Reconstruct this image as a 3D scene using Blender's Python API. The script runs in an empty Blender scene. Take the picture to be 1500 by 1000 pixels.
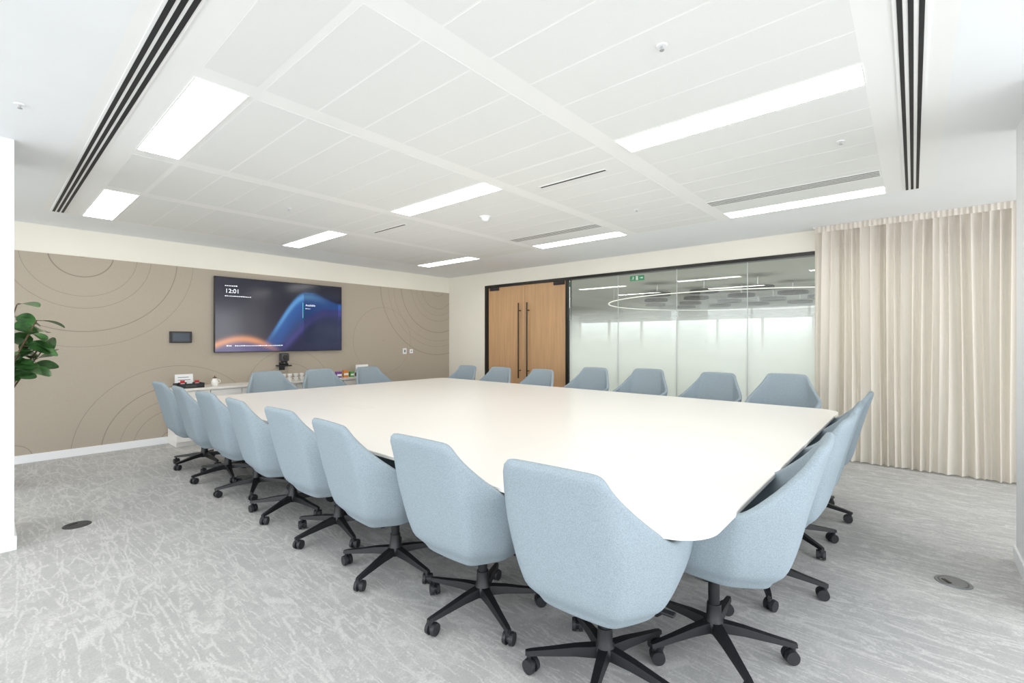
import bpy, bmesh, math, random
from mathutils import Vector, Matrix
random.seed(7)
scn = bpy.context.scene
C = scn.collection
PI = math.pi
try:
    scn.view_settings.view_transform = 'Standard'
    scn.view_settings.exposure = 0.2
except Exception:
    pass

H = 2.67          # ceiling height
YA = 7.43         # tv wall
XB = 6.51         # glass wall

# ---------------------------------------------------------------- mesh helpers
def box(bm, x0, x1, y0, y1, z0, z1, bev=0.0, mi=0, rot=None, piv=None):
    r = bmesh.ops.create_cube(bm, size=1.0)
    vs = r['verts']
    cx, cy, cz = (x0+x1)/2, (y0+y1)/2, (z0+z1)/2
    for v in vs:
        v.co = Vector((cx+v.co.x*(x1-x0), cy+v.co.y*(y1-y0), cz+v.co.z*(z1-z0)))
    fs = set(f for v in vs for f in v.link_faces)
    for f in fs: f.material_index = mi
    if bev > 0:
        es = list(set(e for v in vs for e in v.link_edges))
        rr = bmesh.ops.bevel(bm, geom=es, offset=bev, segments=2, affect='EDGES', profile=0.6)
        vs = list(set(v for f in rr['faces'] for v in f.verts) | set(v for v in vs if v.is_valid))
    if rot is not None:
        bmesh.ops.rotate(bm, verts=vs, cent=piv or Vector((cx, cy, cz)), matrix=rot)
    return vs

def tube(bm, p0, p1, r0, r1=None, seg=16, cap=True, mi=0):
    p0 = Vector(p0); p1 = Vector(p1); r1 = r0 if r1 is None else r1
    d = (p1-p0); L = d.length
    q = d.to_track_quat('Z', 'Y').to_matrix().to_4x4()
    m = Matrix.Translation((p0+p1)/2) @ q
    r = bmesh.ops.create_cone(bm, cap_ends=cap, segments=seg, radius1=r0, radius2=r1, depth=L, matrix=m)
    for f in set(f for v in r['verts'] for f in v.link_faces): f.material_index = mi
    return r['verts']

def lathe(bm, prof, c=(0, 0, 0), seg=24):
    rings = []
    for (r, z) in prof:
        rings.append([bm.verts.new((c[0]+max(r, 1e-4)*math.cos(2*PI*i/seg), c[1]+max(r, 1e-4)*math.sin(2*PI*i/seg), c[2]+z)) for i in range(seg)])
    for a, b in zip(rings, rings[1:]):
        for i in range(seg):
            bm.faces.new((a[i], a[(i+1) % seg], b[(i+1) % seg], b[i]))

def poly(bm, pts, mi=0):
    f = bm.faces.new([bm.verts.new(p) for p in pts]); f.material_index = mi
    return f

def obj(name, bm, mats, parent=None, smooth=False, loc=None):
    bmesh.ops.remove_doubles(bm, verts=bm.verts, dist=1e-5) if smooth else None
    me = bpy.data.meshes.new(name)
    bm.normal_update()
    bm.to_mesh(me); bm.free()
    if not isinstance(mats, (list, tuple)): mats = [mats]
    for m in mats: me.materials.append(m)
    if smooth:
        for p in me.polygons: p.use_smooth = True
        try: me.set_sharp_from_angle(angle=math.radians(40))
        except Exception: pass
    o = bpy.data.objects.new(name, me)
    C.objects.link(o)
    if parent: o.parent = parent
    if loc: o.location = loc
    return o

def tag(o, label, cat, group=None):
    o['label'] = label; o['category'] = cat
    if group: o['group'] = group
    return o

def thing(name, label, cat, loc=(0, 0, 0), rz=0, group=None):
    o = bpy.data.objects.new(name, None); C.objects.link(o)
    o.location = loc; o.rotation_euler = (0, 0, rz); o.empty_display_size = .1
    return tag(o, label, cat, group)

def struct(name, bm, m, parent=None, smooth=False):
    o = obj(name, bm, m, parent, smooth)
    if not parent: o['kind'] = 'structure'
    return o

def copy_tree(o, parent=None):
    c = o.copy(); C.objects.link(c)
    if parent: c.parent = parent
    for ch in list(o.children):
        copy_tree(ch, c)
    return c

# ---------------------------------------------------------------- materials
def N(nt, t, **kw):
    n = nt.nodes.new(t)
    for k, v in kw.items(): setattr(n, k, v)
    return n

def M(nt, op, a, b=None, c=None, clamp=False):
    n = nt.nodes.new('ShaderNodeMath'); n.operation = op; n.use_clamp = clamp
    for i, v in enumerate((a, b, c)):
        if v is None: continue
        if isinstance(v, (int, float)): n.inputs[i].default_value = v
        else: nt.links.new(v, n.inputs[i])
    return n.outputs[0]

def mixc(nt, fac, a, b):
    n = nt.nodes.new('ShaderNodeMix'); n.data_type = 'RGBA'
    for s, v in ((n.inputs[0], fac), (n.inputs[6], a), (n.inputs[7], b)):
        if isinstance(v, (int, float)): s.default_value = v
        elif isinstance(v, tuple): s.default_value = (*v[:3], 1)
        else: nt.links.new(v, s)
    return n.outputs[2]

def smooth01(nt, v, lo, hi):
    n = nt.nodes.new('ShaderNodeMapRange'); n.interpolation_type = 'SMOOTHSTEP'
    nt.links.new(v, n.inputs[0]); n.inputs[1].default_value = lo; n.inputs[2].default_value = hi
    return n.outputs[0]

def coords(nt):
    tc = N(nt, 'ShaderNodeTexCoord'); sp = N(nt, 'ShaderNodeSeparateXYZ')
    nt.links.new(tc.outputs['Object'], sp.inputs[0])
    return tc.outputs['Object'], sp.outputs

def mat(name, col, rough=.5, metal=0, emit=None, es=0, var=None, bump=None, stretch=None, spec=None):
    m = bpy.data.materials.new(name); m.use_nodes = True
    nt = m.node_tree; b = nt.nodes['Principled BSDF']
    b.inputs['Base Color'].default_value = (*col, 1)
    b.inputs['Roughness'].default_value = rough
    b.inputs['Metallic'].default_value = metal
    if spec is not None: b.inputs['Specular IOR Level'].default_value = spec
    if emit:
        b.inputs['Emission Color'].default_value = (*emit, 1); b.inputs['Emission Strength'].default_value = es
    co, _ = coords(nt)
    if stretch:
        mp = N(nt, 'ShaderNodeMapping'); mp.inputs['Scale'].default_value = stretch
        nt.links.new(co, mp.inputs[0]); co = mp.outputs[0]
    if var:
        n = N(nt, 'ShaderNodeTexNoise'); n.inputs['Scale'].default_value = var[0]; n.inputs['Detail'].default_value = 5
        nt.links.new(co, n.inputs['Vector'])
        f = smooth01(nt, n.outputs[0], .3, .7)
        c2 = tuple(x*(1-var[1]) for x in col)
        nt.links.new(mixc(nt, f, c2, tuple(min(1, x*(1+var[1])) for x in col)), b.inputs['Base Color'])
    if bump:
        n = N(nt, 'ShaderNodeTexNoise'); n.inputs['Scale'].default_value = bump[0]; n.inputs['Detail'].default_value = 3
        nt.links.new(co, n.inputs['Vector'])
        bp = N(nt, 'ShaderNodeBump'); bp.inputs['Strength'].default_value = bump[1]; bp.inputs['Distance'].default_value = .002
        nt.links.new(n.outputs[0], bp.inputs['Height']); nt.links.new(bp.outputs[0], b.inputs['Normal'])
    return m

m_white = mat('wall_white', (.84, .85, .86), .7, var=(2, .01))
m_cream = mat('wall_cream', (.87, .84, .74), .7, var=(2, .01))
m_plaster = mat('ceiling_plaster', (.87, .89, .90), .8, var=(2, .01))
m_band = mat('ceiling_band', (.89, .895, .88), .6)
m_panel = mat('ceiling_panel', (.825, .835, .82), .6, var=(300, .02))
m_gapdark = mat('slot_black', (.01, .01, .012), .6)
m_base = mat('baseboard_white', (.88, .89, .90), .4)
m_black = mat('black_plastic', (.012, .012, .014), .42, bump=(200, .1))
m_blackm = mat('black_metal', (.02, .018, .016), .35, metal=.3)
m_wheel = mat('caster_rubber', (.02, .021, .024), .5)
m_dark = mat('dark_grey', (.05, .05, .055), .5)
m_grey = mat('mid_grey', (.22, .23, .24), .4, metal=.5)
m_steel = mat('steel', (.55, .56, .57), .3, metal=.9)
m_table = mat('table_laminate', (.86, .83, .79), .32, var=(1.5, .006))
m_fabric = mat('blue_fabric', (.305, .365, .405), .95, var=(260, .12), bump=(380, .35), spec=.12)
m_fabric2 = mat('blue_fabric_seat', (.29, .345, .385), .95, var=(260, .12), bump=(380, .35), spec=.12)
m_cab = mat('cabinet_white', (.85, .83, .79), .4)
m_cup = mat('porcelain', (.87, .86, .82), .2)
m_card = mat('card_white', (.88, .88, .88), .6)
m_red = mat('red_packet', (.5, .03, .03), .5)
m_orange = mat('orange_packet', (.75, .25, .04), .5)
m_green = mat('green_packet', (.1, .35, .1), .5)
m_purple = mat('purple_packet', (.2, .07, .3), .5)
m_leaf = mat('leaf_green', (.045, .13, .035), .28, var=(12, .4))
m_trunk = mat('trunk_brown', (.12, .075, .04), .8, var=(20, .3))
m_pot = mat('pot_grey', (.35, .34, .33), .6)
m_soil = mat('soil', (.03, .02, .013), .95, bump=(60, 1))
m_light = mat('light_diffuser', (.95, .95, .93), .6, emit=(1, .975, .93), es=10.0)
m_exit = mat('exit_green', (.0, .22, .09), .5, emit=(.0, .4, .18), es=.25)
m_exitw = mat('exit_white', (.7, .7, .7), .5, emit=(1, 1, 1), es=.25)
m_oak = mat('oak_door', (.58, .355, .185), .5, var=(3, .07), stretch=(9, 9, .5))
m_disc = mat('disc_felt', (.03, .029, .027), .9)
m_ring = mat('ring_lamp', (.7, .7, .7), .5, emit=(1, .93, .8), es=.3)
m_text = mat('screen_text', (.8, .8, .8), .5, emit=(.8, .88, 1), es=.6)
m_teal = mat('screen_teal', (.1, .6, .5), .5, emit=(.1, .8, .6), es=.4)

# carpet
def mk_carpet():
    m = bpy.data.materials.new('carpet'); m.use_nodes = True
    nt = m.node_tree; b = nt.nodes['Principled BSDF']; b.inputs['Roughness'].default_value = .95
    b.inputs['Specular IOR Level'].default_value = .1
    co, _ = coords(nt)
    n1 = N(nt, 'ShaderNodeTexNoise'); n1.inputs['Scale'].default_value = 8; n1.inputs['Detail'].default_value = 8
    n1.inputs['Roughness'].default_value = .8
    nt.links.new(co, n1.inputs['Vector'])
    vm = N(nt, 'ShaderNodeVectorMath', operation='MULTIPLY_ADD')
    nt.links.new(n1.outputs['Color'], vm.inputs[0]); vm.inputs[1].default_value = (.045, .045, 0); nt.links.new(co, vm.inputs[2])
    tot = None
    for rz, sx, sy, sc, wd, nsc in ((.3, 1, .14, 5, .028, 4), (1.85, 1, .14, 6, .03, 5), (2.5, 1, .13, 7, .03, 7), (.9, 1, .16, 13, .05, 9), (.05, 1, .12, 11, .05, 11), (1.3, 1, .2, 3.2, .02, 6)):
        mp = N(nt, 'ShaderNodeMapping'); mp.inputs['Rotation'].default_value = (0, 0, rz); mp.inputs['Scale'].default_value = (sx, sy, 1)
        nt.links.new(vm.outputs[0], mp.inputs[0])
        v = N(nt, 'ShaderNodeTexVoronoi', feature='DISTANCE_TO_EDGE'); v.inputs['Scale'].default_value = sc
        nt.links.new(mp.outputs[0], v.inputs['Vector'])
        line = M(nt, 'SUBTRACT', 1.0, smooth01(nt, v.outputs['Distance'], wd*.2, wd))
        nn = N(nt, 'ShaderNodeTexNoise'); nn.inputs['Scale'].default_value = nsc; nn.inputs['Detail'].default_value = 9
        nn.inputs['Roughness'].default_value = .8
        nt.links.new(co, nn.inputs['Vector'])
        line = M(nt, 'MULTIPLY', line, smooth01(nt, nn.outputs[0], .46, .54))
        tot = line if tot is None else M(nt, 'MAXIMUM', tot, line)
    nb = N(nt, 'ShaderNodeTexNoise'); nb.inputs['Scale'].default_value = 2.6; nb.inputs['Detail'].default_value = 14; nb.inputs['Roughness'].default_value = .88
    nt.links.new(co, nb.inputs['Vector'])
    blot = smooth01(nt, nb.outputs[0], .47, .60)
    f = M(nt, 'MAXIMUM', M(nt, 'MULTIPLY', tot, .9), M(nt, 'MULTIPLY', blot, .6), clamp=True)
    c = mixc(nt, f, (.465, .46, .45), (.655, .645, .625))
    nf = N(nt, 'ShaderNodeTexNoise'); nf.inputs['Scale'].default_value = 110; nf.inputs['Detail'].default_value = 2
    nt.links.new(co, nf.inputs['Vector'])
    c = mixc(nt, M(nt, 'MULTIPLY', smooth01(nt, nf.outputs[0], .35, .65), .28), c, (.37, .367, .36))
    nt.links.new(c, b.inputs['Base Color'])
    bp = N(nt, 'ShaderNodeBump'); bp.inputs['Strength'].default_value = .4; bp.inputs['Distance'].default_value = .003
    nt.links.new(nf.outputs[0], bp.inputs['Height']); nt.links.new(bp.outputs[0], b.inputs['Normal'])
    return m
m_carpet = mk_carpet()

# wall covering with ring lines
def mk_rings():
    m = bpy.data.materials.new('wall_covering_rings'); m.use_nodes = True
    nt = m.node_tree; b = nt.nodes['Principled BSDF']; b.inputs['Roughness'].default_value = .75
    co, s = coords(nt); x, z = s[0], s[2]
    tot = None
    for cx, cz, R, p, ph in ((.78, 2.40, 1.18, .205, .1), (6.2, 2.42, 1.55, .17, .3), (1.72, -.02, 1.08, .19, .25), (.22, .05, .55, .5, .1), (3.2, .55, .95, .3, .2), (4.9, 1.35, .62, .62, .48)):
        dx = M(nt, 'SUBTRACT', x, cx); dz = M(nt, 'SUBTRACT', z, cz)
        d = M(nt, 'SQRT', M(nt, 'ADD', M(nt, 'MULTIPLY', dx, dx), M(nt, 'MULTIPLY', dz, dz)))
        dd = M(nt, 'ADD', M(nt, 'ADD', d, M(nt, 'MULTIPLY', M(nt, 'SINE', M(nt, 'MULTIPLY', d, 11.0)), .045)), ph*p)
        fr = M(nt, 'ABSOLUTE', M(nt, 'SUBTRACT', M(nt, 'FRACT', M(nt, 'DIVIDE', dd, p)), .5))
        ln = M(nt, 'MULTIPLY', M(nt, 'LESS_THAN', fr, .0028/p), M(nt, 'LESS_THAN', d, R))
        tot = ln if tot is None else M(nt, 'MAXIMUM', tot, ln)
    n = N(nt, 'ShaderNodeTexNoise'); n.inputs['Scale'].default_value = 60; nt.links.new(co, n.inputs['Vector'])
    base = mixc(nt, n.outputs[0], (.41, .355, .285), (.45, .395, .32))
    nt.links.new(mixc(nt, M(nt, 'MULTIPLY', tot, .6), base, (.16, .13, .10)), b.inputs['Base Color'])
    return m
m_rings = mk_rings()

# frosted gradient glass
def mk_glass(name, frost=True):
    m = bpy.data.materials.new(name); m.use_nodes = True
    nt = m.node_tree; nt.nodes.remove(nt.nodes['Principled BSDF']); out = nt.nodes['Material Output']
    tr = N(nt, 'ShaderNodeBsdfTransparent'); tr.inputs[0].default_value = (.95, .98, .95, 1)
    gl = N(nt, 'ShaderNodeBsdfGlossy'); gl.inputs[0].default_value = (1, 1, 1, 1); gl.inputs['Roughness'].default_value = .01
    fr = N(nt, 'ShaderNodeFresnel'); fr.inputs[0].default_value = 1.5
    mx = N(nt, 'ShaderNodeMixShader')
    nt.links.new(M(nt, 'MULTIPLY', fr.outputs[0], 1.5, clamp=True), mx.inputs[0]); nt.links.new(tr.outputs[0], mx.inputs[1]); nt.links.new(gl.outputs[0], mx.inputs[2])
    last = mx.outputs[0]
    if frost:
        co, s = coords(nt)
        f = M(nt, 'SUBTRACT', 1.0, smooth01(nt, s[2], 1.0, 2.05))
        df = N(nt, 'ShaderNodeBsdfDiffuse'); df.inputs[0].default_value = (.90, .93, .90, 1)
        tl = N(nt, 'ShaderNodeBsdfTranslucent'); tl.inputs[0].default_value = (.93, .97, .93, 1)
        m1 = N(nt, 'ShaderNodeMixShader'); m1.inputs[0].default_value = .5
        nt.links.new(df.outputs[0], m1.inputs[1]); nt.links.new(tl.outputs[0], m1.inputs[2])
        m2 = N(nt, 'ShaderNodeMixShader'); nt.links.new(M(nt, 'MULTIPLY', f, .95), m2.inputs[0])
        nt.links.new(last, m2.inputs[1]); nt.links.new(m1.outputs[0], m2.inputs[2]); last = m2.outputs[0]
    nt.links.new(last, out.inputs[0])
    return m
m_glass = mk_glass('frosted_glass')

# curtain
def mk_curtain():
    m = bpy.data.materials.new('curtain_cloth'); m.use_nodes = True
    nt = m.node_tree; nt.nodes.remove(nt.nodes['Principled BSDF']); out = nt.nodes['Material Output']
    co, s = coords(nt)
    mp = N(nt, 'ShaderNodeMapping'); mp.inputs['Scale'].default_value = (300, 300, 200)
    nt.links.new(co, mp.inputs[0])
    n = N(nt, 'ShaderNodeTexNoise'); n.inputs['Scale'].default_value = 1; nt.links.new(mp.outputs[0], n.inputs['Vector'])
    c = mixc(nt, n.outputs[0], (.83, .775, .70), (.90, .85, .785))
    df = N(nt, 'ShaderNodeBsdfDiffuse'); tl = N(nt, 'ShaderNodeBsdfTranslucent')
    nt.links.new(c, df.inputs[0]); nt.links.new(c, tl.inputs[0])
    m1 = N(nt, 'ShaderNodeMixShader'); m1.inputs[0].default_value = .38
    nt.links.new(df.outputs[0], m1.inputs[1]); nt.links.new(tl.outputs[0], m1.inputs[2]); nt.links.new(m1.outputs[0], out.inputs[0])
    return m
m_curtain = mk_curtain()

# television picture
def mk_screen(W, Hh):
    m = bpy.data.materials.new('screen_picture'); m.use_nodes = True
    nt = m.node_tree; b = nt.nodes['Principled BSDF']
    b.inputs['Base Color'].default_value = (.006, .007, .012, 1); b.inputs['Roughness'].default_value = .12
    co, s = coords(nt)
    u = M(nt, 'DIVIDE', s[0], W); v = M(nt, 'DIVIDE', s[2], Hh)
    def gauss(d, w):
        q = M(nt, 'DIVIDE', d, w); return M(nt, 'POWER', 2.718, M(nt, 'MULTIPLY', M(nt, 'MULTIPLY', q, q), -1.0))
    inv = lambda a: M(nt, 'SUBTRACT', 1.0, a)
    bg = mixc(nt, smooth01(nt, M(nt, 'ADD', u, v), .2, 1.6), (.030, .024, .040), (.008, .008, .018))
    vc = M(nt, 'ADD', .02, M(nt, 'MULTIPLY', smooth01(nt, u, .24, .68), .85))
    vc = M(nt, 'SUBTRACT', vc, M(nt, 'MULTIPLY', smooth01(nt, u, .72, 1.0), .14))
    d1 = M(nt, 'SUBTRACT', v, vc)
    under = M(nt, 'MULTIPLY', inv(smooth01(nt, d1, -.03, .02)), smooth01(nt, d1, -.75, -.05))
    under = M(nt, 'MULTIPLY', under, smooth01(nt, u, .25, .5))
    c = mixc(nt, M(nt, 'MULTIPLY', under, .95), bg, (.022, .10, .34))
    vc2 = M(nt, 'SUBTRACT', M(nt, 'MULTIPLY', smooth01(nt, u, .34, .86), .66), .02)
    d2 = M(nt, 'SUBTRACT', v, vc2)
    u2 = M(nt, 'MULTIPLY', inv(smooth01(nt, d2, -.05, .03)), smooth01(nt, u, .36, .50))
    c = mixc(nt, M(nt, 'MULTIPLY', u2, .9), c, (.010, .012, .05))
    e2 = M(nt, 'MULTIPLY', gauss(M(nt, 'ADD', d2, .06), .07), smooth01(nt, u, .42, .55))
    c = mixc(nt, M(nt, 'MULTIPLY', e2, .45), c, (.10, .09, .36))
    edge = M(nt, 'MULTIPLY', M(nt, 'MULTIPLY', gauss(M(nt, 'ADD', d1, .06), .05), smooth01(nt, u, .34, .52)), inv(smooth01(nt, u, .70, .9)))
    c = mixc(nt, M(nt, 'MULTIPLY', edge, .75), c, (.12, .34, .62))
    vo = M(nt, 'MULTIPLY', M(nt, 'SINE', M(nt, 'MULTIPLY', M(nt, 'ADD', u, .12), 5.2)), .20)
    do = M(nt, 'SUBTRACT', v, vo)
    left = inv(smooth01(nt, u, .25, .52))
    uo = M(nt, 'MULTIPLY', gauss(M(nt, 'ADD', do, .03), .045), left)
    c = mixc(nt, M(nt, 'MULTIPLY', inv(smooth01(nt, do, -.03, .02)), M(nt, 'MULTIPLY', left, .8)), c, (.09, .07, .20))
    c = mixc(nt, M(nt, 'MULTIPLY', uo, .9), c, (.66, .27, .10))
    inp = M(nt, 'MULTIPLY', M(nt, 'MULTIPLY', M(nt, 'GREATER_THAN', u, .66), M(nt, 'LESS_THAN', u, .97)), M(nt, 'MULTIPLY', M(nt, 'GREATER_THAN', v, .12), M(nt, 'LESS_THAN', v, .86)))
    c = mixc(nt, M(nt, 'MULTIPLY', inp, .5), c, (.006, .010, .04))
    nt.links.new(c, b.inputs['Emission Color']); b.inputs['Emission Strength'].default_value = .95
    return m

# ---------------------------------------------------------------- setting
XL, YN = -4.2, -4.2
bm = bmesh.new(); box(bm, XL, XB+.05, YN, YA+.1, -.1, 0); struct('floor', bm, m_carpet)

# ceiling: plaster slab + metal tile field
bm = bmesh.new()
box(bm, XL, XB+.1, YN, YA+.1, H+.012, H+.2, mi=0)
FX0, FX1, FY0, FY1 = .66, 5.30, .16, 6.62
box(bm, XL, .40, YN, YA+.1, H, H+.02, mi=0)
box(bm, FX1, XB+.1, YN, YA+.1, H, H+.02, mi=0)
box(bm, .40, FX1, YN, -.14, H, H+.02, mi=0)
box(bm, .40, FX1, FY1, YA+.1, H, H+.02, mi=0)
box(bm, .40, FX0, -.14, FY1, H, H+.005, mi=1)
box(bm, FX0, FX1, -.14, FY0, H, H+.005, mi=1)
box(bm, FX0, FX1, FY0, FY1, H, H+.008, mi=1)
cols = [(.69, .94)]
a0, a1 = .965, 2.705
for k in range(6): cols.append((a0+(a1-a0)*k/6, a0+(a1-a0)*(k+1)/6))
cols.append((2.72, 2.96))
a0, a1 = 2.975, 5.005
for k in range(7): cols.append((a0+(a1-a0)*k/7, a0+(a1-a0)*(k+1)/7))
cols.append((5.02, 5.27))
segs = [(.18, 1.48), (1.60, 2.56), (2.68, 4.00), (4.12, 5.15), (5.27, 6.57)]
for si, (y0, y1) in enumerate(segs):
    for ci, (x0, x1) in enumerate(cols):
        if si in (0, 2, 4) and ci in (0, 7, 15): continue
        g = .0055
        box(bm, x0+g, x1-g, y0+g, y1-g, H-.0008, H+.006, mi=2)
struct('ceiling', bm, [m_plaster, m_band, m_panel])

bm = bmesh.new(); box(bm, XL, XB+.1, YA+.015, YA+.2, 0, H); struct('wall_tv_side', bm, m_cream)
bm = bmesh.new(); box(bm, -1.2, XB, YA, YA+.015, .09, 2.35); struct('wall_covering', bm, m_rings)
bm = bmesh.new(); box(bm, XL, XB, YA-.012, YA+.015, 0, .09, .003); struct('baseboard_tv_side', bm, m_base)

bm = bmesh.new()
box(bm, XB, XB+.14, 6.36, YA+.02, 0, H)
box(bm, XB, XB+.14, -2.38, 6.36, 2.42, H)
box(bm, XB, XB+.14, YN, -2.38, 0, H)
struct('wall_glass_side', bm, m_cream)
bm = bmesh.new(); box(bm, XB-.012, XB, 6.36, YA-.012, 0, .09, .003); struct('baseboard_glass_side', bm, m_base)
bm = bmesh.new()
box(bm, XB-.015, XB+.10, -2.38, 6.36, 2.375, 2.42)
box(bm, XB-.015, XB+.10, 6.29, 6.36, 0, 2.375)
box(bm, XB-.015, XB+.10, 4.40, 4.45, 0, 2.375)
box(bm, XB+.01, XB+.06, -2.38, 4.40, 0, .04)
struct('trim_1', bm, m_blackm)
gy = [4.40, 3.49, 2.56, 1.63, .70, -.23, -1.3, -2.38]
for i in range(7):
    bm = bmesh.new(); box(bm, XB+.03, XB+.042, gy[i+1]+.003, gy[i]-.003, .04, 2.375)
    struct('window_%d' % (i+1), bm, m_glass)
bm = bmesh.new()
for y in gy[1:-1]: box(bm, XB+.028, XB+.044, y-.003, y+.003, .04, 2.375)
struct('trim_2', bm, mat('joint_clear', (.62, .66, .64), .3))

def door(i, y0, y1, yh):
    bm = bmesh.new(); box(bm, XB+.02, XB+.065, y0+.004, y1-.004, .01, 2.37, .002)
    d = struct('door_%d' % i, bm, m_oak)
    bm = bmesh.new()
    tube(bm, (XB-.045, yh, .66), (XB-.045, yh, 2.04), .013)
    for z in (.80, 1.90): tube(bm, (XB-.045, yh, z), (XB+.022, yh, z), .010)
    obj('door_handle', bm, m_blackm, d, True)
    bm = bmesh.new()
    yc = y0+.04 if i == 2 else y1-.28
    box(bm, XB-.005, XB+.022, yc, yc+.22, 2.31, 2.365, .003)
    obj('closer', bm, m_black, d)
door(1, 5.37, 6.29, 5.47)
door(2, 4.45, 5.37, 5.27)

# piers
bm = bmesh.new(); box(bm, -.50, .14, 4.42, 5.02, 0, H)
struct('wall_pier', bm, m_white)
bm = bmesh.new(); box(bm, -.512, .152, 4.408, 5.032, 0, .09, .003); struct('baseboard_pier', bm, m_base)
bm = bmesh.new(); box(bm, 3.4, 4.2, -1.2, -.48, 0, H)
struct('wall_right_pier', bm, m_white)
bm = bmesh.new(); box(bm, 3.388, 4.212, -1.212, -.468, 0, .09, .003); struct('baseboard_right_pier', bm, m_base)

# window walls behind the camera
def winwall(name, axis, pos, a0, a1, n, i):
    bm = bmesh.new()
    def b(u0, u1, z0, z1, t=.12):
        if axis == 'x': box(bm, pos-t, pos, u0, u1, z0, z1)
        else: box(bm, u0, u1, pos-t, pos, z0, z1)
    b(a0, a1, 0, .15); b(a0, a1, 2.5, H)
    struct(name, bm, m_white)
    bm = bmesh.new()
    for k in range(n+1):
        u = a0+(a1-a0)*k/n
        b(u-.03, u+.03, .15, 2.5, .08)
    b(a0, a1, .15, .20, .08); b(a0, a1, 2.45, 2.5, .08)
    struct('window_%d' % i, bm, m_base)
winwall('wall_left', 'x', XL, YN, YA+.1, 7, 8)
winwall('wall_back', 'y', YN, XL, XB+.1, 7, 9)

# room beyond the glass
OX = 25
bm = bmesh.new(); box(bm, XB+.05, OX, -7, 16, -.1, -.001); struct('floor_outer', bm, mat('outer_floor', (.6, .6, .58), .6, var=(3, .1)))
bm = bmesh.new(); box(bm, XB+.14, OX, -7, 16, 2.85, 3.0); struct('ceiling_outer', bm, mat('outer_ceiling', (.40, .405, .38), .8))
bm = bmesh.new()
box(bm, OX-.1, OX+.1, -7, 16, 0, .6); box(bm, OX-.1, OX+.1, -7, 16, 2.4, 2.85)
for k in range(12): box(bm, OX-.1, OX+.05, -7+2.09*k-.06, -7+2.09*k+.06, .6, 2.4)
box(bm, XB+.14, OX, 16, 16.2, 0, 2.85); box(bm, XB+.14, OX, -7.2, -7, 0, 2.85)
struct('wall_outer', bm, m_white)

# curtain
def make_curtain():
    bm = bmesh.new()
    y0, y1 = .86, -1.75
    nS, nZ = 720, 16
    ph = [0]
    for i in range(nS+1):
        ph.append(ph[-1]+(2*PI*(y0-y1)/nS)/(.074+.016*math.sin(i*.061)+.012*math.sin(i*.143+1)))
    rows = []
    for j in range(nZ+1):
        t = j/nZ; z = .015+(2.655-.015)*t
        row = []
        for i in range(nS+1):
            u = i/nS; y = y0+(y1-y0)*u
            a = (.027+.010*math.sin(i*.075+1.3)+.009*math.sin(i*.19))*(1-.55*max(0, (t-.93)/.07))
            p = ph[i]
            x = 6.38 + a*math.sin(p+.6*math.sin(t*3+i*.05)) + .014*math.sin(p*.37+t*2.5)
            y += .008*math.cos(p)*(.6+.4*t) + .020*math.sin(i*.03+t*1.5)*(1-t)
            row.append(bm.verts.new((x, y, z)))
        rows.append(row)
    for a, b in zip(rows, rows[1:]):
        for i in range(nS): bm.faces.new((a[i], a[i+1], b[i+1], b[i]))
    return bm
ct = thing('curtain', 'floor-length beige pleated curtain hanging at the right end of the glass wall', 'curtain', (0, 0, 0))
obj('drape', make_curtain(), m_curtain, ct, True)
bm = bmesh.new()
nS = 300
for i in range(nS):
    y = .86-2.61*i/nS; yb = .86-2.61*(i+1)/nS
    f = lambda q: 6.338+.006*math.sin(q*1.3)+.004*math.sin(q*.41)
    poly(bm, [(f(i), y, 2.60), (f(i+1), yb, 2.60), (f(i+1), yb, 2.668), (f(i), y, 2.668)])
obj('heading_tape', bm, m_curtain, ct, True)
bm = bmesh.new(); box(bm, 6.36, 6.41, -1.75, .88, 2.655, 2.67); obj('track', bm, m_base, ct)

# ---------------------------------------------------------------- ceiling fittings
xs = [(.69, .94), (2.72, 2.96), (5.02, 5.27)]; ys = [(.18, 1.48), (2.68, 4.00), (5.27, 6.57)]
cn = ['by the left slot vent', 'in the middle column', 'in the column by the glass wall']
rn = ['at its near right end', 'halfway along', 'closest to the television wall']
def ceil_light(x0, x1, y0, y1, lab):
    t = thing('ceiling_light', lab, 'light', ((x0+x1)/2, (y0+y1)/2, H), group='recessed rectangular ceiling lights')
    hx, hy = (x1-x0)/2, (y1-y0)/2
    bm = bmesh.new()
    box(bm, -hx, hx, -hy, -hy+.008, -.004, .003); box(bm, -hx, hx, hy-.008, hy, -.004, .003)
    box(bm, -hx, -hx+.008, -hy+.008, hy-.008, -.004, .003); box(bm, hx-.008, hx, -hy+.008, hy-.008, -.004, .003)
    obj('frame', bm, m_band, t)
    bm = bmesh.new(); box(bm, -hx+.008, hx-.008, -hy+.008, hy-.008, -.003, .0025)
    obj('diffuser', bm, m_light, t)
for i, (x0, x1) in enumerate(xs):
    for j, (y0, y1) in enumerate(ys):
        ceil_light(x0, x1, y0, y1, 'bright rectangular ceiling light %s, %s' % (cn[i], rn[j]))

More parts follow.
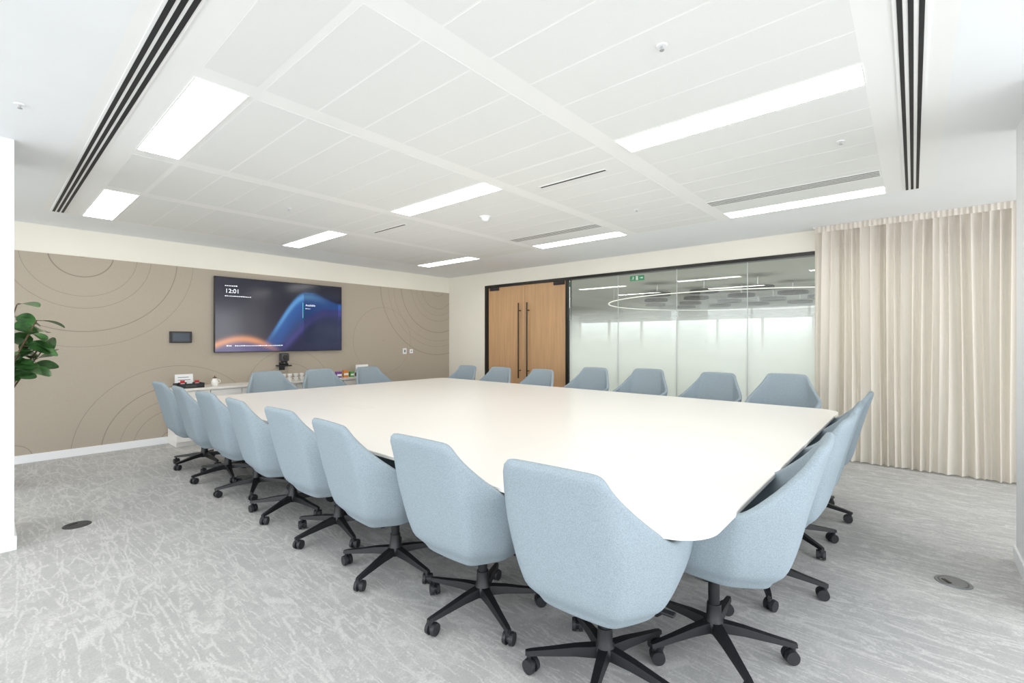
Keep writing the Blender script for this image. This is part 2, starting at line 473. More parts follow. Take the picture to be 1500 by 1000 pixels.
def slot_vent(name, lab, x0, x1, y0, y1, n, axis, group, mt=m_gapdark, gap=.5):
    t = thing(name, lab, 'vent', ((x0+x1)/2, (y0+y1)/2, H), group=group)
    hx, hy = (x1-x0)/2, (y1-y0)/2
    bm = bmesh.new(); box(bm, -hx-.006, hx+.006, -hy-.006, hy+.006, -.004, .001); obj('frame', bm, m_band, t)
    bm = bmesh.new()
    for k in range(n):
        if axis == 'y':
            w = 2*hx/n; c = -hx+w*(k+.5); box(bm, c-w*gap/2, c+w*gap/2, -hy, hy, -.006, -.0042)
        else:
            w = 2*hy/n; c = -hy+w*(k+.5); box(bm, -hx, hx, c-w*gap/2, c+w*gap/2, -.006, -.0042)
    obj('slot', bm, mt, t)
slot_vent('slot_vent', 'long black triple slot vent along the left edge of the ceiling', .462, .558, .2, 6.56, 3, 'y', 'long black slot vents', gap=.60)
slot_vent('slot_vent', 'long black triple slot vent along the right edge of the ceiling toward the curtain', .9, 5.27, -.042, .058, 3, 'x', 'long black slot vents', gap=.52)
m_vg = mat('vent_grey', (.26, .26, .25), .6)
slot_vent('air_grille', 'grey slotted air grille beside the ceiling light closest to the curtain', 4.52, 4.68, .2, 1.48, 4, 'y', 'grey air grilles', m_vg, .42)
slot_vent('air_grille', 'grey slotted air grille in the middle row of the ceiling before the doors', 4.52, 4.68, 2.7, 3.98, 4, 'y', 'grey air grilles', m_vg, .42)
slot_vent('ceiling_slit', 'narrow dark slit in a ceiling band near the room centre', 3.12, 3.155, 1.78, 2.40, 1, 'y', 'narrow dark ceiling slits', m_gapdark, .5)
slot_vent('ceiling_slit', 'narrow dark slit in a ceiling band toward the television', 3.12, 3.155, 4.33, 4.94, 1, 'y', 'narrow dark ceiling slits', m_gapdark, .5)

t = thing('smoke_detector', 'round white smoke detector on the ceiling near the room centre', 'detector', (3.5, 3.42, H))
bm = bmesh.new(); lathe(bm, [(.0, -.012), (.055, -.012), (.058, 0)]); obj('base', bm, m_base, t, True)
bm = bmesh.new(); lathe(bm, [(.0, -.05), (.022, -.048), (.036, -.036), (.038, -.024), (.045, -.012)]); obj('dome', bm, m_base, t, True)
for (x, y, l) in ((1.976, .84, 'small ceiling sprinkler in front of the long right light'), (3.7, .36, 'small ceiling sprinkler between the light and grille near the curtain'),
                  (2.0, 4.67, 'small ceiling sprinkler between the left and middle lights'), (4.3, 2.09, 'small ceiling sprinkler before the air grille'),
                  (.14, 3.73, 'white ceiling sprinkler above the left pier')):
    t = thing('sprinkler', l, 'sprinkler', (x, y, H), group='ceiling sprinklers')
    bm = bmesh.new(); lathe(bm, [(0, -.005), (.022, -.005), (.025, 0), (.025, .004), (0, .004)], seg=20); obj('escutcheon', bm, m_base, t, True)
    bm = bmesh.new(); tube(bm, (0, 0, -.004), (0, 0, -.020), .005, .004, 10); tube(bm, (0, 0, -.020), (0, 0, -.023), .010, .010, 14); obj('head', bm, m_steel, t)

# ---------------------------------------------------------------- conference table
TX0, TX1, TY0, TY1 = 1.45, 5.02, .49, 5.88
tcx, tcy = (TX0+TX1)/2, (TY0+TY1)/2
tb = thing('conference_table', 'huge cream-white rectangular boardroom table with rounded corners', 'table', (tcx, tcy, 0))
def rrect(x0, x1, y0, y1, r, z, n=12):
    pts = []
    for cx, cy, a in ((x1-r, y1-r, 0), (x0+r, y1-r, 90), (x0+r, y0+r, 180), (x1-r, y0+r, 270)):
        for k in range(n+1):
            an = math.radians(a+90*k/n); pts.append((cx+r*math.cos(an), cy+r*math.sin(an), z))
    return pts
bm = bmesh.new()
hx, hy = (TX1-TX0)/2, (TY1-TY0)/2
rings = []
for inset, z, r in ((.05, .708, .12), (.0, .722, .17), (0, .737, .17), (.003, .740, .167)):
    rings.append([bm.verts.new(p) for p in rrect(-hx+inset, hx-inset, -hy+inset, hy-inset, r, z)])
for a, b in zip(rings, rings[1:]):
    n = len(a)
    for i in range(n): bm.faces.new((a[i], a[(i+1) % n], b[(i+1) % n], b[i]))
bm.faces.new(rings[-1]); bm.faces.new(list(reversed(rings[0])))
obj('tabletop', bm, m_table, tb)
for sx in (-1, 1):
    for y in (-1.85, 0, 1.85):
        bm = bmesh.new()
        box(bm, sx*.85-.04, sx*.85+.04, y-.22, y+.22, .02, .70, .008)
        box(bm, sx*.85-.35, sx*.85+.35, y-.25, y+.25, 0, .02, .005)
        obj('leg', bm, m_dark, tb)
bm = bmesh.new()
for sx in (-1, 1): box(bm, sx*.85-.03, sx*.85+.03, -2.1, 2.1, .63, .707)
for y in (-1.85, 0, 1.85): box(bm, -.82, .82, y-.03, y+.03, .63, .707)
obj('support_beam', bm, m_black, tb)
m_flap = mat('flap', (.85, .82, .78), .33); m_flapgap = mat('flap_gap', (.62, .60, .57), .5)
for (x, y) in ((2.33, 1.32), (2.33, 3.95), (4.1, 5.2)):
    bm = bmesh.new()
    lx, ly = x-tcx, y-tcy
    box(bm, lx-.062, lx+.062, ly-.17, ly+.17, .738, .7403, mi=1)
    box(bm, lx-.060, lx+.060, ly-.168, ly+.168, .738, .7406, mi=0)
    obj('power_flap', bm, [m_flap, m_flapgap], tb)

# ---------------------------------------------------------------- office chair
def lerp_t(tab, z):
    if z <= tab[0][0]: return tab[0][1]
    for (a, va), (b, vb) in zip(tab, tab[1:]):
        if z <= b: return va+(vb-va)*(z-a)/(b-a)
    return tab[-1][1]
XBK = [(.37, -.255), (.41, -.305), (.50, -.330), (.60, -.352), (.80, -.405), (.93, -.445)]
WID = [(.37, .245), (.41, .285), (.50, .320), (.60, .342), (.68, .345), (.75, .328), (.84, .305), (.93, .30)]
DEP = [(.37, .15), (.50, .18), (.62, .19), (.72, .16), (.93, .09)]
FRT = [(.37, .13), (.42, .17), (.50, .19), (.62, .20)]
ZB = .37
def ztop(a):
    if a < .20: return .93-.004*(a/.20)**2
    if a < .25: return .926-.018*((a-.20)/.05)**1.4
    if a < .50: return .908+(.680-.908)*((a-.25)/.25)**.95
    return .680+(.605-.680)*(a-.50)/.50
def shp(s, z):
    a = abs(s); sg = 1 if s >= 0 else -1
    xb, w, dp, xf = lerp_t(XBK, z), lerp_t(WID, z), lerp_t(DEP, z), lerp_t(FRT, z)
    kb = .64
    if a <= .22:
        k = a/.22; y = kb*w*k; x = xb+.008*k*k
    elif a <= .5:
        k = (a-.22)/.28
        y = w*(kb+(1-kb)*(k*.85+.15*math.sin(k*PI/2))); x = xb+.008+(dp-.008)*(k*.88+.12*k*k)
    else:
        k = (a-.5)/.5; y = w*(1-.10*k*k); x = xb+dp+(xf-xb-dp)*k
    return x, sg*y
def make_shell():
    bm = bmesh.new(); S = 50; T = 13
    rows = []
    for k, sx, z in ((0, .80, .330), (.4, .82, .330), (.80, .90, .332), (.95, .97, .343)):
        row = []
        for i in range(S+1):
            s = -1+2*i/S; x, y = shp(s, ZB)
            row.append(bm.verts.new((x*sx, y*k, z)))
        rows.append(row)
    for j in range(T+1):
        row = []
        for i in range(S+1):
            s = -1+2*i/S; zt = ztop(abs(s)); z = ZB+(zt-ZB)*j/T
            x, y = shp(s, z); row.append(bm.verts.new((x, y, z)))
        rows.append(row)
    for a, b in zip(rows, rows[1:]):
        for i in range(S): bm.faces.new((a[i], a[i+1], b[i+1], b[i]))
    bmesh.ops.remove_doubles(bm, verts=bm.verts, dist=1e-4)
    bmesh.ops.dissolve_degenerate(bm, edges=bm.edges, dist=1e-5)
    bm.normal_update()
    f = min(bm.faces, key=lambda f: f.calc_center_median().x)
    if f.normal.x > 0: bmesh.ops.reverse_faces(bm, faces=bm.faces)
    return bm
def make_chair():
    t = thing('office_chair', 'x', 'chair')
    sh = obj('shell', make_shell(), m_fabric, t, False)
    for p in sh.data.polygons: p.use_smooth = True
    md = sh.modifiers.new('s', 'SOLIDIFY'); md.thickness = .036; md.offset = -1; md.use_even_offset = False
    md = sh.modifiers.new('sub', 'SUBSURF'); md.levels = 1; md.render_levels = 1
    bm = bmesh.new()
    rr = []
    for k, z in ((.80, .375), (.97, .39), (1, .43), (.97, .462), (.85, .475), (.5, .48)):
        ring = []
        for i in range(40):
            a = 2*PI*i/40
            cx = math.copysign(abs(math.cos(a))**.6, math.cos(a)); sy = math.copysign(abs(math.sin(a))**.6, math.sin(a))
            ring.append(bm.verts.new((-.015+.23*cx*k, .255*sy*k*(1+.03*cx), z)))
        rr.append(ring)
    for a, b in zip(rr, rr[1:]):
        for i in range(40): bm.faces.new((a[i], a[(i+1) % 40], b[(i+1) % 40], b[i]))
    bm.faces.new(rr[-1]); bm.faces.new(list(reversed(rr[0])))
    obj('seat_cushion', bm, m_fabric2, t, True)
    bm = bmesh.new(); box(bm, -.10, .10, -.08, .08, .295, .332, .01); tube(bm, (0, 0, .255), (0, 0, .31), .034, .045)
    mech = obj('mechanism', bm, m_black, t)
    bm = bmesh.new(); tube(bm, (.03, -.07, .312), (.04, -.20, .306), .006); box(bm, .025, .055, -.27, -.20, .30, .312, .004)
    obj('lever', bm, m_black, mech)
    bm = bmesh.new(); tube(bm, (0, 0, .11), (0, 0, .28), .024, seg=20); obj('gas_column', bm, m_black, t, True)
    bm = bmesh.new(); lathe(bm, [(0, .075), (.035, .075), (.045, .09), (.043, .12), (.032, .14), (.029, .20), (0, .201)]); obj('hub', bm, m_black, t, True)
    for k in range(5):
        a = 2*PI*k/5+PI/5
        ca, sa = math.cos(a), math.sin(a)
        bm = bmesh.new()
        secs = [(.030, .026, .084, .126), (.12, .021, .083, .117), (.22, .017, .075, .100), (.305, .014, .068, .087), (.325, .011, .068, .083)]
        prev = None
        for (r, w, z0, z1) in secs:
            q = []
            for (dy, z) in ((-w, z0), (w, z0), (w*.75, z1), (-w*.75, z1)):
                q.append(bm.verts.new((r*ca-dy*sa, r*sa+dy*ca, z)))
            if prev:
                for i in range(4): bm.faces.new((prev[i], prev[(i+1) % 4], q[(i+1) % 4], q[i]))
            else: bm.faces.new(list(reversed(q)))
            prev = q
        bm.faces.new(prev)
        lg = obj('leg', bm, m_black, t)
        bm = bmesh.new()
        cx, cy = .310*ca, .310*sa
        b = a+random.uniform(-1, 1)+PI/2
        d = Vector((math.cos(b), math.sin(b), 0)); e = Vector((-math.sin(b), math.cos(b), 0))*.012
        c0 = Vector((cx, cy, .030))+e
        for sg in (-1, 1):
            tube(bm, c0+d*sg*.008, c0+d*sg*.025, .030, .028, 20)
        tube(bm, c0-d*.009, c0+d*.009, .019, .019, 14)
        tube(bm, (cx, cy, .045), (cx, cy, .076), .010, .010, 10)
        obj('caster', bm, m_wheel, lg)
    return t
proto = make_chair()
used = [False]
def place_chair(x, y, rz, lift, label, group, star=0):
    if not used[0]: o = proto; used[0] = True
    else: o = copy_tree(proto)
    o.location = (x, y, 0); o.rotation_euler = (0, 0, rz)
    for ch in o.children:
        nm_ = ch.name.split('.')[0]
        if nm_ in ('shell', 'seat_cushion', 'mechanism', 'gas_column'): ch.location.z = lift
        if nm_ == 'leg': ch.rotation_euler = (0, 0, star)
    o['label'] = label; o['group'] = group; o['category'] = 'chair'
R = math.radians
ordn = ['nearest the camera', 'second from the camera', 'third from the camera', 'fourth from the camera', 'fifth from the camera', 'sixth from the camera', 'seventh from the camera', 'nearest the patterned wall']
g = 'chairs along the left side of the table'
jit = [R(4), R(2), R(-3), R(2), R(-2), R(3), R(-2), R(2)]
yl = [.95, 1.65, 2.36, 3.07, 3.76, 4.50, 5.18, 5.92]
stars = [R(14), R(-8), R(20), R(5), R(30), R(-12), R(10), R(22)]
for i in range(8):
    place_chair([1.67, 1.67, 1.64, 1.66, 1.64, 1.64, 1.62, 1.62][i], yl[i], jit[i], [.015, .01, 0, 0, 0, 0, 0, 0][i], 'light blue fabric swivel chair on the left side of the table, %s' % ordn[i], g, stars[i])
g = 'chairs along the right side of the table'
for i, (x, y) in enumerate(((2.14, .67), (2.90, .66), (3.62, .67), (4.32, .66))):
    place_chair(x, y, PI/2+R([3, -2, 2, 0][i]), [.055, .05, .04, .045][i], 'light blue fabric swivel chair on the right side of the table, %s' % ['nearest the camera', 'second from the camera', 'third from the camera', 'nearest the curtain'][i], g, stars[i+2])
g = 'chairs in front of the glass wall'
fr = [(5.42, 1.04, .06), (5.42, 1.80, .04), (5.40, 2.64, .05), (5.32, 3.42, .04), (5.02, 4.14, 0), (5.00, 4.92, 0), (4.98, 5.68, 0)]
ordf = ['nearest the curtain', 'second from the curtain', 'third from the curtain', 'fourth from the curtain', 'fifth from the curtain', 'sixth from the curtain', 'at far corner']
for i, (x, y, l) in enumerate(fr):
    place_chair(x, y, PI+R([2, -3, 2, 0, -2, 3, 0][i]), l, 'light blue fabric chair facing us before the glass wall, %s' % ordf[i], g, stars[i])
g = 'chairs at the television end of the table'
for i, x in enumerate((2.57, 3.28, 4.12)):
    place_chair(x, 6.25, -PI/2+R([2, -2, 3][i]), 0, 'light blue fabric swivel chair before the sideboard, %s' % ['left of the television camera', 'right under the television', 'closest to the doors'][i], g, stars[i])

# ---------------------------------------------------------------- television
TVX0, TVX1, TVZ0, TVZ1 = 2.136, 4.04, 1.185, 2.262
W, Hh = TVX1-TVX0-.02, TVZ1-TVZ0-.02
tv = thing('television', 'large wall-mounted flat television showing blue waves and the time', 'television', (TVX0, YA-.06, TVZ0))
bm = bmesh.new(); box(bm, 0, TVX1-TVX0, 0, .035, 0, TVZ1-TVZ0, .004); obj('casing', bm, m_black, tv)
bm = bmesh.new(); box(bm, .5, 1.4, .035, .06, .3, .8); obj('wall_mount', bm, m_dark, tv)
bm = bmesh.new(); poly(bm, [(0, 0, 0), (W, 0, 0), (W, 0, Hh), (0, 0, Hh)])
scr = obj('screen', bm, mk_screen(W, Hh), tv, loc=(.01, -.0015, .01))
def text_mesh(name, s, size, loc, m, parent, rot=(PI/2, 0, 0), ext=.0005):
    cu = bpy.data.curves.new(name, 'FONT'); cu.body = s; cu.size = size; cu.extrude = ext
    tmp = bpy.data.objects.new(name+'_tmp', cu); C.objects.link(tmp)
    bpy.context.view_layer.update()
    me = bpy.data.meshes.new_from_object(tmp.evaluated_get(bpy.context.evaluated_depsgraph_get()))
    bpy.data.objects.remove(tmp); bpy.data.curves.remove(cu)
    me.materials.clear(); me.materials.append(m)
    o = bpy.data.objects.new(name, me); C.objects.link(o); o.parent = parent; o.location = loc; o.rotation_euler = rot
    return o
text_mesh('clock_text', '12:01', .085, (.12, -.002, .84), m_text, scr)
text_mesh('status_text', 'Available', .045, (1.27, -.002, .71), m_text, scr)
bm = bmesh.new()
for (x0, x1, z, h) in ((.12, .28, .935, .017), (1.27, 1.35, .665, .011), (.12, .46, .79, .013), (.14, .21, .075, .019), (.25, .92, .078, .013)):
    x = x0
    while x < x1:
        w = random.uniform(.008, .024); box(bm, x, min(x+w, x1), -.002, -.001, z, z+h*random.uniform(.6, 1)); x += w+.008
obj('small_text', bm, m_text, scr)
bm = bmesh.new(); box(bm, 1.225, 1.231, -.002, -.001, .52, .76); obj('status_bar', bm, m_teal, scr)

t = thing('wall_tablet', 'small black touch panel on the ring-patterned wall left of the television', 'touch panel', (1.63, YA, 1.325))
bm = bmesh.new(); box(bm, 0, .25, -.03, 0, 0, .152, .006); obj('casing', bm, m_black, t)
bm = bmesh.new(); box(bm, .03, .22, -.0315, -.030, .022, .13); obj('display', bm, mat('tablet_screen', (.02, .025, .035), .2, emit=(.05, .07, .1), es=.3), t)

t = thing('conference_camera', 'black conference camera on a bracket below the television', 'camera', (3.07, YA, .955))
bm = bmesh.new(); box(bm, -.09, .09, -.16, 0, 0, .02, .004); box(bm, -.04, .04, -.02, 0, -.06, .06, .003); obj('bracket', bm, m_black, t)
bm = bmesh.new(); lathe(bm, [(0, .02), (.06, .02), (.065, .035), (.05, .05), (.045, .075), (0, .08)], (0, -.09, 0)); obj('base', bm, m_black, t, True)
bm = bmesh.new(); box(bm, -.06, .06, -.145, -.035, .08, .205, .022); obj('head', bm, m_dark, t, True)
bm = bmesh.new(); tube(bm, (0, -.165, .14), (0, -.14, .14), .032, .036, 20); tube(bm, (0, -.168, .14), (0, -.164, .14), .02, .02, 20); obj('lens', bm, m_blackm, t, True)

t = thing('wall_switch', 'left of two small white wall plates right of the television', 'switch', (5.33, YA, 1.09))
bm = bmesh.new(); box(bm, 0, .085, -.01, 0, 0, .11, .003); obj('plate', bm, m_base, t)
bm = bmesh.new(); box(bm, .028, .057, -.016, -.009, .03, .08, .002); obj('rocker', bm, m_grey, t)
t = thing('wall_switch', 'right of two small white wall plates right of the television', 'switch', (5.49, YA, 1.09))
bm = bmesh.new(); box(bm, 0, .075, -.01, 0, .01, .09, .003); obj('plate', bm, m_base, t)
bm = bmesh.new(); tube(bm, (.0375, -.012, .05), (.0375, -.009, .05), .012, seg=16); obj('sensor', bm, m_grey, t)

# ---------------------------------------------------------------- sideboard
SX0, SX1, SY0, SZ = 1.61, 4.62, 7.0, .74
wn = ['leftmost, below the dark snack tray', 'second from the left', 'second from the right', 'rightmost, closest to the doors']
uw = (SX1-SX0)/4
for k in range(4):
    t = thing('cabinet', 'white sideboard cabinet unit under the worktop, %s' % wn[k], 'cabinet', (SX0+uw*k, SY0, 0), group='sideboard cabinets')
    bm = bmesh.new(); box(bm, .002, uw-.002, .02, YA-SY0-.016, .06, SZ-.031); obj('body', bm, m_cab, t)
    bm = bmesh.new(); box(bm, .01, uw-.01, .05, YA-SY0-.02, 0, .06); obj('plinth', bm, m_cab, t)
    for q in range(2):
        bm = bmesh.new(); box(bm, uw/2*q+.004, uw/2*(q+1)-.004, 0, .019, .065, SZ-.035, .002); d = obj('door', bm, m_cab, t)
        bm = bmesh.new(); xh = uw/2-.03 if q == 0 else uw/2+.03
        tube(bm, (xh, -.02, .45), (xh, -.02, .60), .005, seg=10); tube(bm, (xh, -.02, .46), (xh, 0, .46), .004, seg=8); tube(bm, (xh, -.02, .59), (xh, 0, .59), .004, seg=8)
        obj('handle', bm, m_blackm, d)
bm = bmesh.new(); box(bm, SX0-.01, SX1+.01, SY0-.015, YA-.001, SZ-.03, SZ, .003)
tag(obj('worktop', bm, mat('worktop_white', (.86, .83, .77), .3)), 'long white worktop of the sideboard under the television', 'worktop')

def tray(x, y, lab, w=.30, d=.2, h=.06):
    t = thing('tray', lab, 'tray', (x, y, SZ), group='dark trays on the sideboard')
    bm = bmesh.new(); box(bm, -w/2, w/2, -d/2, d/2, 0, .008)
    for (a, b, c, e) in ((-w/2, w/2, -d/2, -d/2+.008), (-w/2, w/2, d/2-.008, d/2), (-w/2, -w/2+.008, -d/2, d/2), (w/2-.008, w/2, -d/2, d/2)):
        box(bm, a, b, c, e, 0, h)
    obj('body', bm, m_black, t)
    bm = bmesh.new(); box(bm, -.06, .06, -d/2-.001, -d/2+.001, .015, .04); obj('plate', bm, m_dark, t)
def tent(x, y, w, h, lab, z=SZ, rz=0):
    t = thing('sign_card', lab, 'card', (x, y, z), rz, 'white cards on the sideboard')
    bm = bmesh.new()
    poly(bm, [(-w/2, -.03, 0), (w/2, -.03, 0), (w/2, 0, h), (-w/2, 0, h)]); poly(bm, [(w/2, .03, 0), (-w/2, .03, 0), (-w/2, 0, h), (w/2, 0, h)])
    obj('panel', bm, m_card, t)
    bm = bmesh.new()
    for k in range(4): box(bm, -w*.35, w*(.35-.1*(k % 2)), -.0265+.006*k, -.0255+.006*k, h*(.14+.2*k), h*(.14+.2*k)+.008)
    obj('print', bm, m_grey, t)
def packet(x, y, m, lab, w=.05, h=.07, z=SZ+.008, rz=0, d=.02):
    t = thing('snack_packet', lab, 'packet', (x, y, z), rz, 'packets on the sideboard')
    bm = bmesh.new(); box(bm, -w/2, w/2, -d/2, d/2, 0, h, .005); obj('wrapper', bm, m, t)
    bm = bmesh.new(); box(bm, -w/2+.004, w/2-.004, -d/2-.001, -d/2+.001, h*.3, h*.6); obj('label_band', bm, m_card, t)
tray(1.78, 7.15, 'black snack tray at the left end of the sideboard')
tent(1.76, 7.29, .2, .17, 'white folded card behind the left snack tray')
tray(4.36, 7.17, 'black snack tray at the right end of the sideboard', .26)
tent(4.38, 7.30, .24, .19, 'white folded card behind the right snack tray')
packet(1.71, 7.15, m_red, 'red packet in the left snack tray, left one', h=.09); packet(1.79, 7.16, m_card, 'white packet in the left snack tray', .06, .085)
packet(1.87, 7.15, m_red, 'red packet in the left snack tray, right one', h=.085)
packet(4.30, 7.17, m_green, 'green packet in the right snack tray', h=.09); packet(4.40, 7.18, m_red, 'red packet in the right snack tray', h=.09)
packet(3.86, 7.15, m_purple, 'purple tea box on the sideboard', .09, .10, SZ, .1, .06); packet(3.98, 7.14, m_orange, 'orange tea box on the sideboard', .08, .12, SZ, -.1, .06)
packet(4.10, 7.16, m_green, 'green tea box on the sideboard', .07, .09, SZ, .05, .06)
t = thing('jug', 'small white lidded jug beside the left snack tray', 'jug', (2.08, 7.16, SZ))
bm = bmesh.new(); lathe(bm, [(0, 0), (.035, 0), (.045, .03), (.04, .07), (.028, .095), (.032, .105), (.028, .105), (.024, .09)]); obj('body', bm, m_cup, t, True)
bm = bmesh.new(); lathe(bm, [(.030, .105), (.022, .115), (.006, .12), (.008, .135), (0, .138)]); obj('lid', bm, m_trunk, t, True)
bm = bmesh.new()
for k in range(8):
    a0 = -PI/2+PI*k/8; a1 = -PI/2+PI*(k+1)/8
    tube(bm, (.04+.025*math.cos(a0), 0, .06+.025*math.sin(a0)), (.04+.025*math.cos(a1), 0, .06+.025*math.sin(a1)), .005, seg=8)
obj('handle', bm, m_cup, t, True)
def cup_first():
    t = thing('cup', 'x', 'cup', group='white cups on the sideboard')
    bm = bmesh.new(); lathe(bm, [(0, 0), (.018, 0), (.020, .005), (.034, .028), (.040, .055), (.037, .055), (.030, .028), (.0, .01)], seg=20); obj('body', bm, m_cup, t, True)
    bm = bmesh.new()
    for k in range(6):
        a0 = -PI/2+PI*k/6; a1 = -PI/2+PI*(k+1)/6
        tube(bm, (.034+.014*math.cos(a0), 0, .034+.012*math.sin(a0)), (.034+.014*math.cos(a1), 0, .034+.012*math.sin(a1)), .0035, seg=8)
    obj('handle', bm, m_cup, t, True)
    return t
cp = cup_first()
nm = ['leftmost', 'second from the left', 'third from the left', 'fourth from the left', 'third from the right', 'second from the right', 'rightmost']
k = 0
for row in range(2):
    for i in range(7):
        o = cp if k == 0 else copy_tree(cp)
        o.location = (2.98+.090*i, 7.14, SZ+.0555*row); o.rotation_euler = (0, 0, random.uniform(-1.7, -1.3)); k += 1
        o['label'] = 'white coffee cup on the sideboard, %s of the %s' % (nm[i], ['lower row', 'row stacked on top'][row])

# ---------------------------------------------------------------- floor boxes
for (x, y, lab, mm) in ((.463, 4.66, 'round dark floor socket lid in the carpet at left by the pier', m_dark), (3.60, -.17, 'round grey floor socket lid in the carpet at right by the curtain', m_grey)):
    t = thing('floor_box', lab, 'floor box', (x, y, 0), .6, 'round floor sockets')
    bm = bmesh.new(); lathe(bm, [(0, .001), (.063, .001), (.066, .004), (.078, .004), (.082, 0)], seg=40); obj('rim', bm, mm, t, True)
    bm = bmesh.new(); lathe(bm, [(0, .005), (.060, .005), (.062, .002)], seg=40); l = obj('lid', bm, m_dark if mm is m_dark else m_grey, t, True)
    bm = bmesh.new(); box(bm, -.025, .025, .025, .045, .005, .008, .001); obj('flap', bm, m_black, l)

# ---------------------------------------------------------------- plant
pl = thing('potted_plant', 'leafy green rubber plant partly hidden behind the left pier', 'plant', (-.02, 6.3, 0))
bm = bmesh.new(); lathe(bm, [(0, 0), (.13, 0), (.15, .02), (.18, .36), (.185, .40), (.165, .40), (.155, .34), (0, .34)], seg=32); obj('pot', bm, m_pot, pl, True)
bm = bmesh.new(); lathe(bm, [(0, .352), (.155, .348)], seg=32); obj('soil', bm, m_soil, pl, True)
bs = bmesh.new(); bl = bmesh.new()
rnd = random.Random(5)
def leaf(bm, p, d, L, wd, roll):
    d = d.normalized(); side = d.cross(Vector((0, 0, 1)))
    if side.length < .1: side = Vector((1, 0, 0))
    side.normalize(); up = side.cross(d).normalized()
    side = (side*math.cos(roll)+up*math.sin(roll)).normalized(); up = side.cross(d).normalized()
    n = 10; rows = []
    for i in range(n+1):
        t = i/n; w = wd*max(0, math.sin(PI*(t*.96+.02)))**.55
        c = p+d*L*t+Vector((0, 0, -1))*(t*t*L*.3)
        rows.append([bm.verts.new(c-side*w+up*w*.2), bm.verts.new(c), bm.verts.new(c+side*w+up*w*.2)])
    for a, b in zip(rows, rows[1:]):
        bm.faces.new((a[0], a[1], b[1], b[0])); bm.faces.new((a[1], a[2], b[2], b[1]))
for (dx, dy, h) in ((.36, -.10, 1.55), (.24, .10, 1.70), (-.05, -.08, 1.8), (.40, .06, 1.25), (-.25, .05, 1.6), (.30, -.2, 1.40), (.42, -.05, 1.36)):
    prev = Vector((dx*.1, dy*.1, .33)); n = 12
    for i in range(1, n+1):
        t = i/n; q = Vector((dx*(t**1.4), dy*(t**1.4), .33+(h-.33)*t))
        tube(bs, prev, q, .013*(1-.6*(t-1/n)), .013*(1-.6*t), 8)
        if q.z > 1.02:
            for kk in range(1 + (i % 2)):
                an = rnd.uniform(-1.6, 1.2) if rnd.random() < .6 else rnd.uniform(0, 2*PI)
                d = Vector((math.cos(an), math.sin(an), rnd.uniform(-.4, .5)))
                pe = q+d.normalized()*.035; tube(bs, q, pe, .003, .003, 6)
                leaf(bl, pe, d, rnd.uniform(.15, .20), rnd.uniform(.062, .078), rnd.uniform(-1.2, 1.2))
        prev = q
obj('stem', bs, m_trunk, pl, True); obj('foliage', bl, m_leaf, pl, True)

# ---------------------------------------------------------------- beyond the glass
t = thing('exit_sign', 'small green and white emergency exit sign hanging beyond the glass', 'sign', (7.5, 3.64, 2.44))
bm = bmesh.new(); box(bm, 0, .03, -.13, .13, -.045, .045, .003); obj('panel', bm, m_exit, t)
bm = bmesh.new()
def ex(pts): poly(bm, [(-.002, -a*.82, b*.78) for a, b in pts])
ex([(-.02, -.045), (.03, -.045), (.03, .045), (-.02, .045)])
ex([(.07, -.008), (.11, -.008), (.11, -.025), (.145, 0), (.11, .025), (.11, .008), (.07, .008)])
ex([(-.09, .025), (-.075, .025), (-.075, .04), (-.09, .04)]); ex([(-.10, -.01), (-.08, -.015), (-.07, .02), (-.09, .022)])
ex([(-.10, -.01), (-.09, -.01), (-.115, -.04), (-.125, -.035)]); ex([(-.09, -.012), (-.08, -.012), (-.06, -.04), (-.07, -.042)]); ex([(-.075, .018), (-.05, .005), (-.052, .0), (-.078, .01)])
obj('pictogram', bm, m_exitw, t)
bm = bmesh.new(); tube(bm, (.015, -.1, .045), (.015, -.1, .411), .004, seg=8); tube(bm, (.015, .1, .045), (.015, .1, .411), .004, seg=8); obj('hanger', bm, m_steel, t)

RC = Vector((14.8, 3.8))
first = None
for i in range(6):
    for j in range(4):
        x = 11.7+1.75*j; y = .3+1.2*i+(.6 if j % 2 else 0)+.2*j
        if (Vector((x, y))-RC).length > 3.4: continue
        if first is None:
            first = thing('ceiling_disc', 'round dark acoustic disc hanging from the ceiling beyond the glass wall', 'acoustic disc', (x, y, 2.52), group='acoustic discs beyond the glass')
            bm = bmesh.new(); lathe(bm, [(0, 0), (.33, 0), (.34, .01), (.34, .07), (.33, .08), (0, .08)], seg=28); obj('panel', bm, m_disc, first, True)
            bm = bmesh.new(); tube(bm, (0, 0, .08), (0, 0, .329), .006, seg=6); obj('hanger', bm, m_steel, first)
        else:
            o = copy_tree(first); o.location = (x, y, 2.52)
t = thing('ring_lamp', 'large thin glowing ring lamp hanging beyond the glass wall', 'lamp', (RC.x, RC.y, 2.47))
bm = bmesh.new()
n = 96; Rr = 3.9
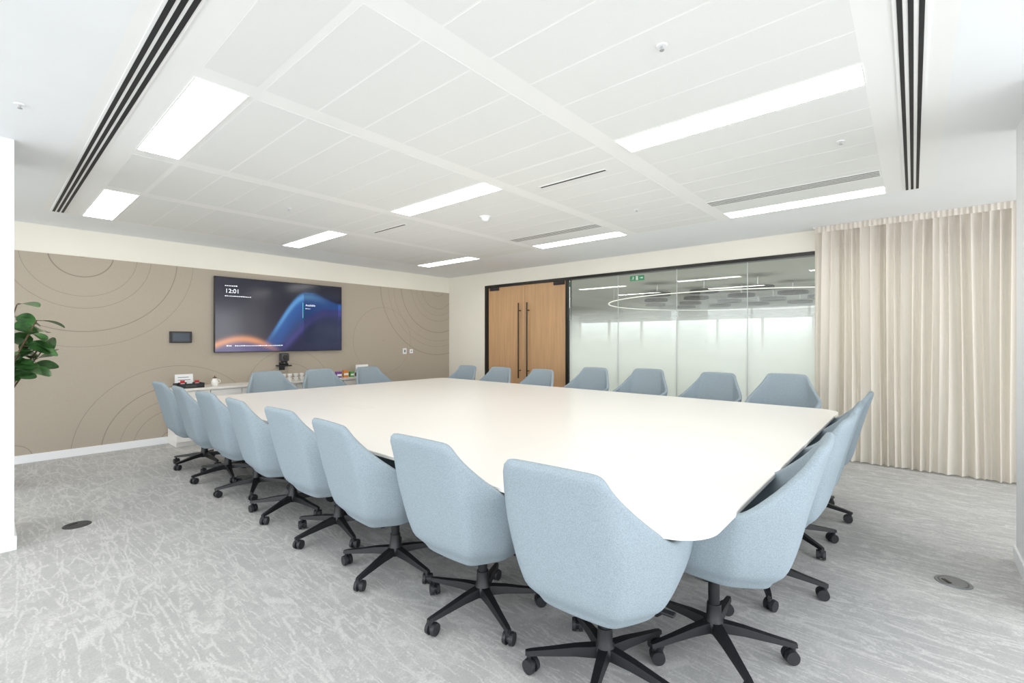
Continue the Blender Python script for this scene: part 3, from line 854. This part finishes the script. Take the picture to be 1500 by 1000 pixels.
for i in range(n):
    a0 = 2*PI*i/n; a1 = 2*PI*(i+1)/n
    r0, r1 = Rr-.02, Rr+.02
    p = [(r0*math.cos(a0), r0*math.sin(a0)), (r1*math.cos(a0), r1*math.sin(a0)), (r1*math.cos(a1), r1*math.sin(a1)), (r0*math.cos(a1), r0*math.sin(a1))]
    b_ = [bm.verts.new((x, y, 0)) for x, y in p]; t_ = [bm.verts.new((x, y, .02)) for x, y in p]
    bm.faces.new(b_); bm.faces.new(t_)
    bm.faces.new((b_[0], b_[3], t_[3], t_[0])); bm.faces.new((b_[1], b_[2], t_[2], t_[1]))
obj('ring', bm, m_ring, t)
bm = bmesh.new()
for k in range(4):
    a = PI/4+PI/2*k; tube(bm, (Rr*math.cos(a), Rr*math.sin(a), .02), (Rr*math.cos(a), Rr*math.sin(a), .379), .004, seg=6)
obj('suspension_wire', bm, m_steel, t)

# ---------------------------------------------------------------- lights
def area(name, loc, rot, sx, sy, e, col):
    l = bpy.data.lights.new(name, 'AREA'); l.shape = 'RECTANGLE'; l.size = sx; l.size_y = sy; l.energy = e; l.color = col
    o = bpy.data.objects.new(name, l); C.objects.link(o); o.location = loc; o.rotation_euler = rot
    return o
area('daylight_back', (1.2, YN-.3, 1.3), (R(90), 0, 0), 10.5, 2.4, 260, (.95, .975, 1))
area('daylight_left', (XL-.3, 1.6, 1.3), (R(90), 0, R(-90)), 11, 2.4, 200, (.95, .975, 1))
area('outer_room_fill', (13, 3, 2.80), (0, 0, 0), 10, 12, 520, (1, .99, .96))  # added fill lamp brightening the room beyond the glass, not a real fitting

w = bpy.data.worlds.new('world'); scn.world = w; w.use_nodes = True
bg = w.node_tree.nodes['Background']; bg.inputs[0].default_value = (.90, .95, 1, 1); bg.inputs[1].default_value = 1.4

# ---------------------------------------------------------------- camera
cam = bpy.data.cameras.new('camera'); co = bpy.data.objects.new('camera', cam); C.objects.link(co)
co.location = (0, 0, 1.37); co.rotation_euler = (R(90), 0, R(41.02-90))
cam.sensor_width = 36; cam.lens = 676/1500*36; cam.shift_y = -.002; cam.clip_start = .05
scn.camera = co
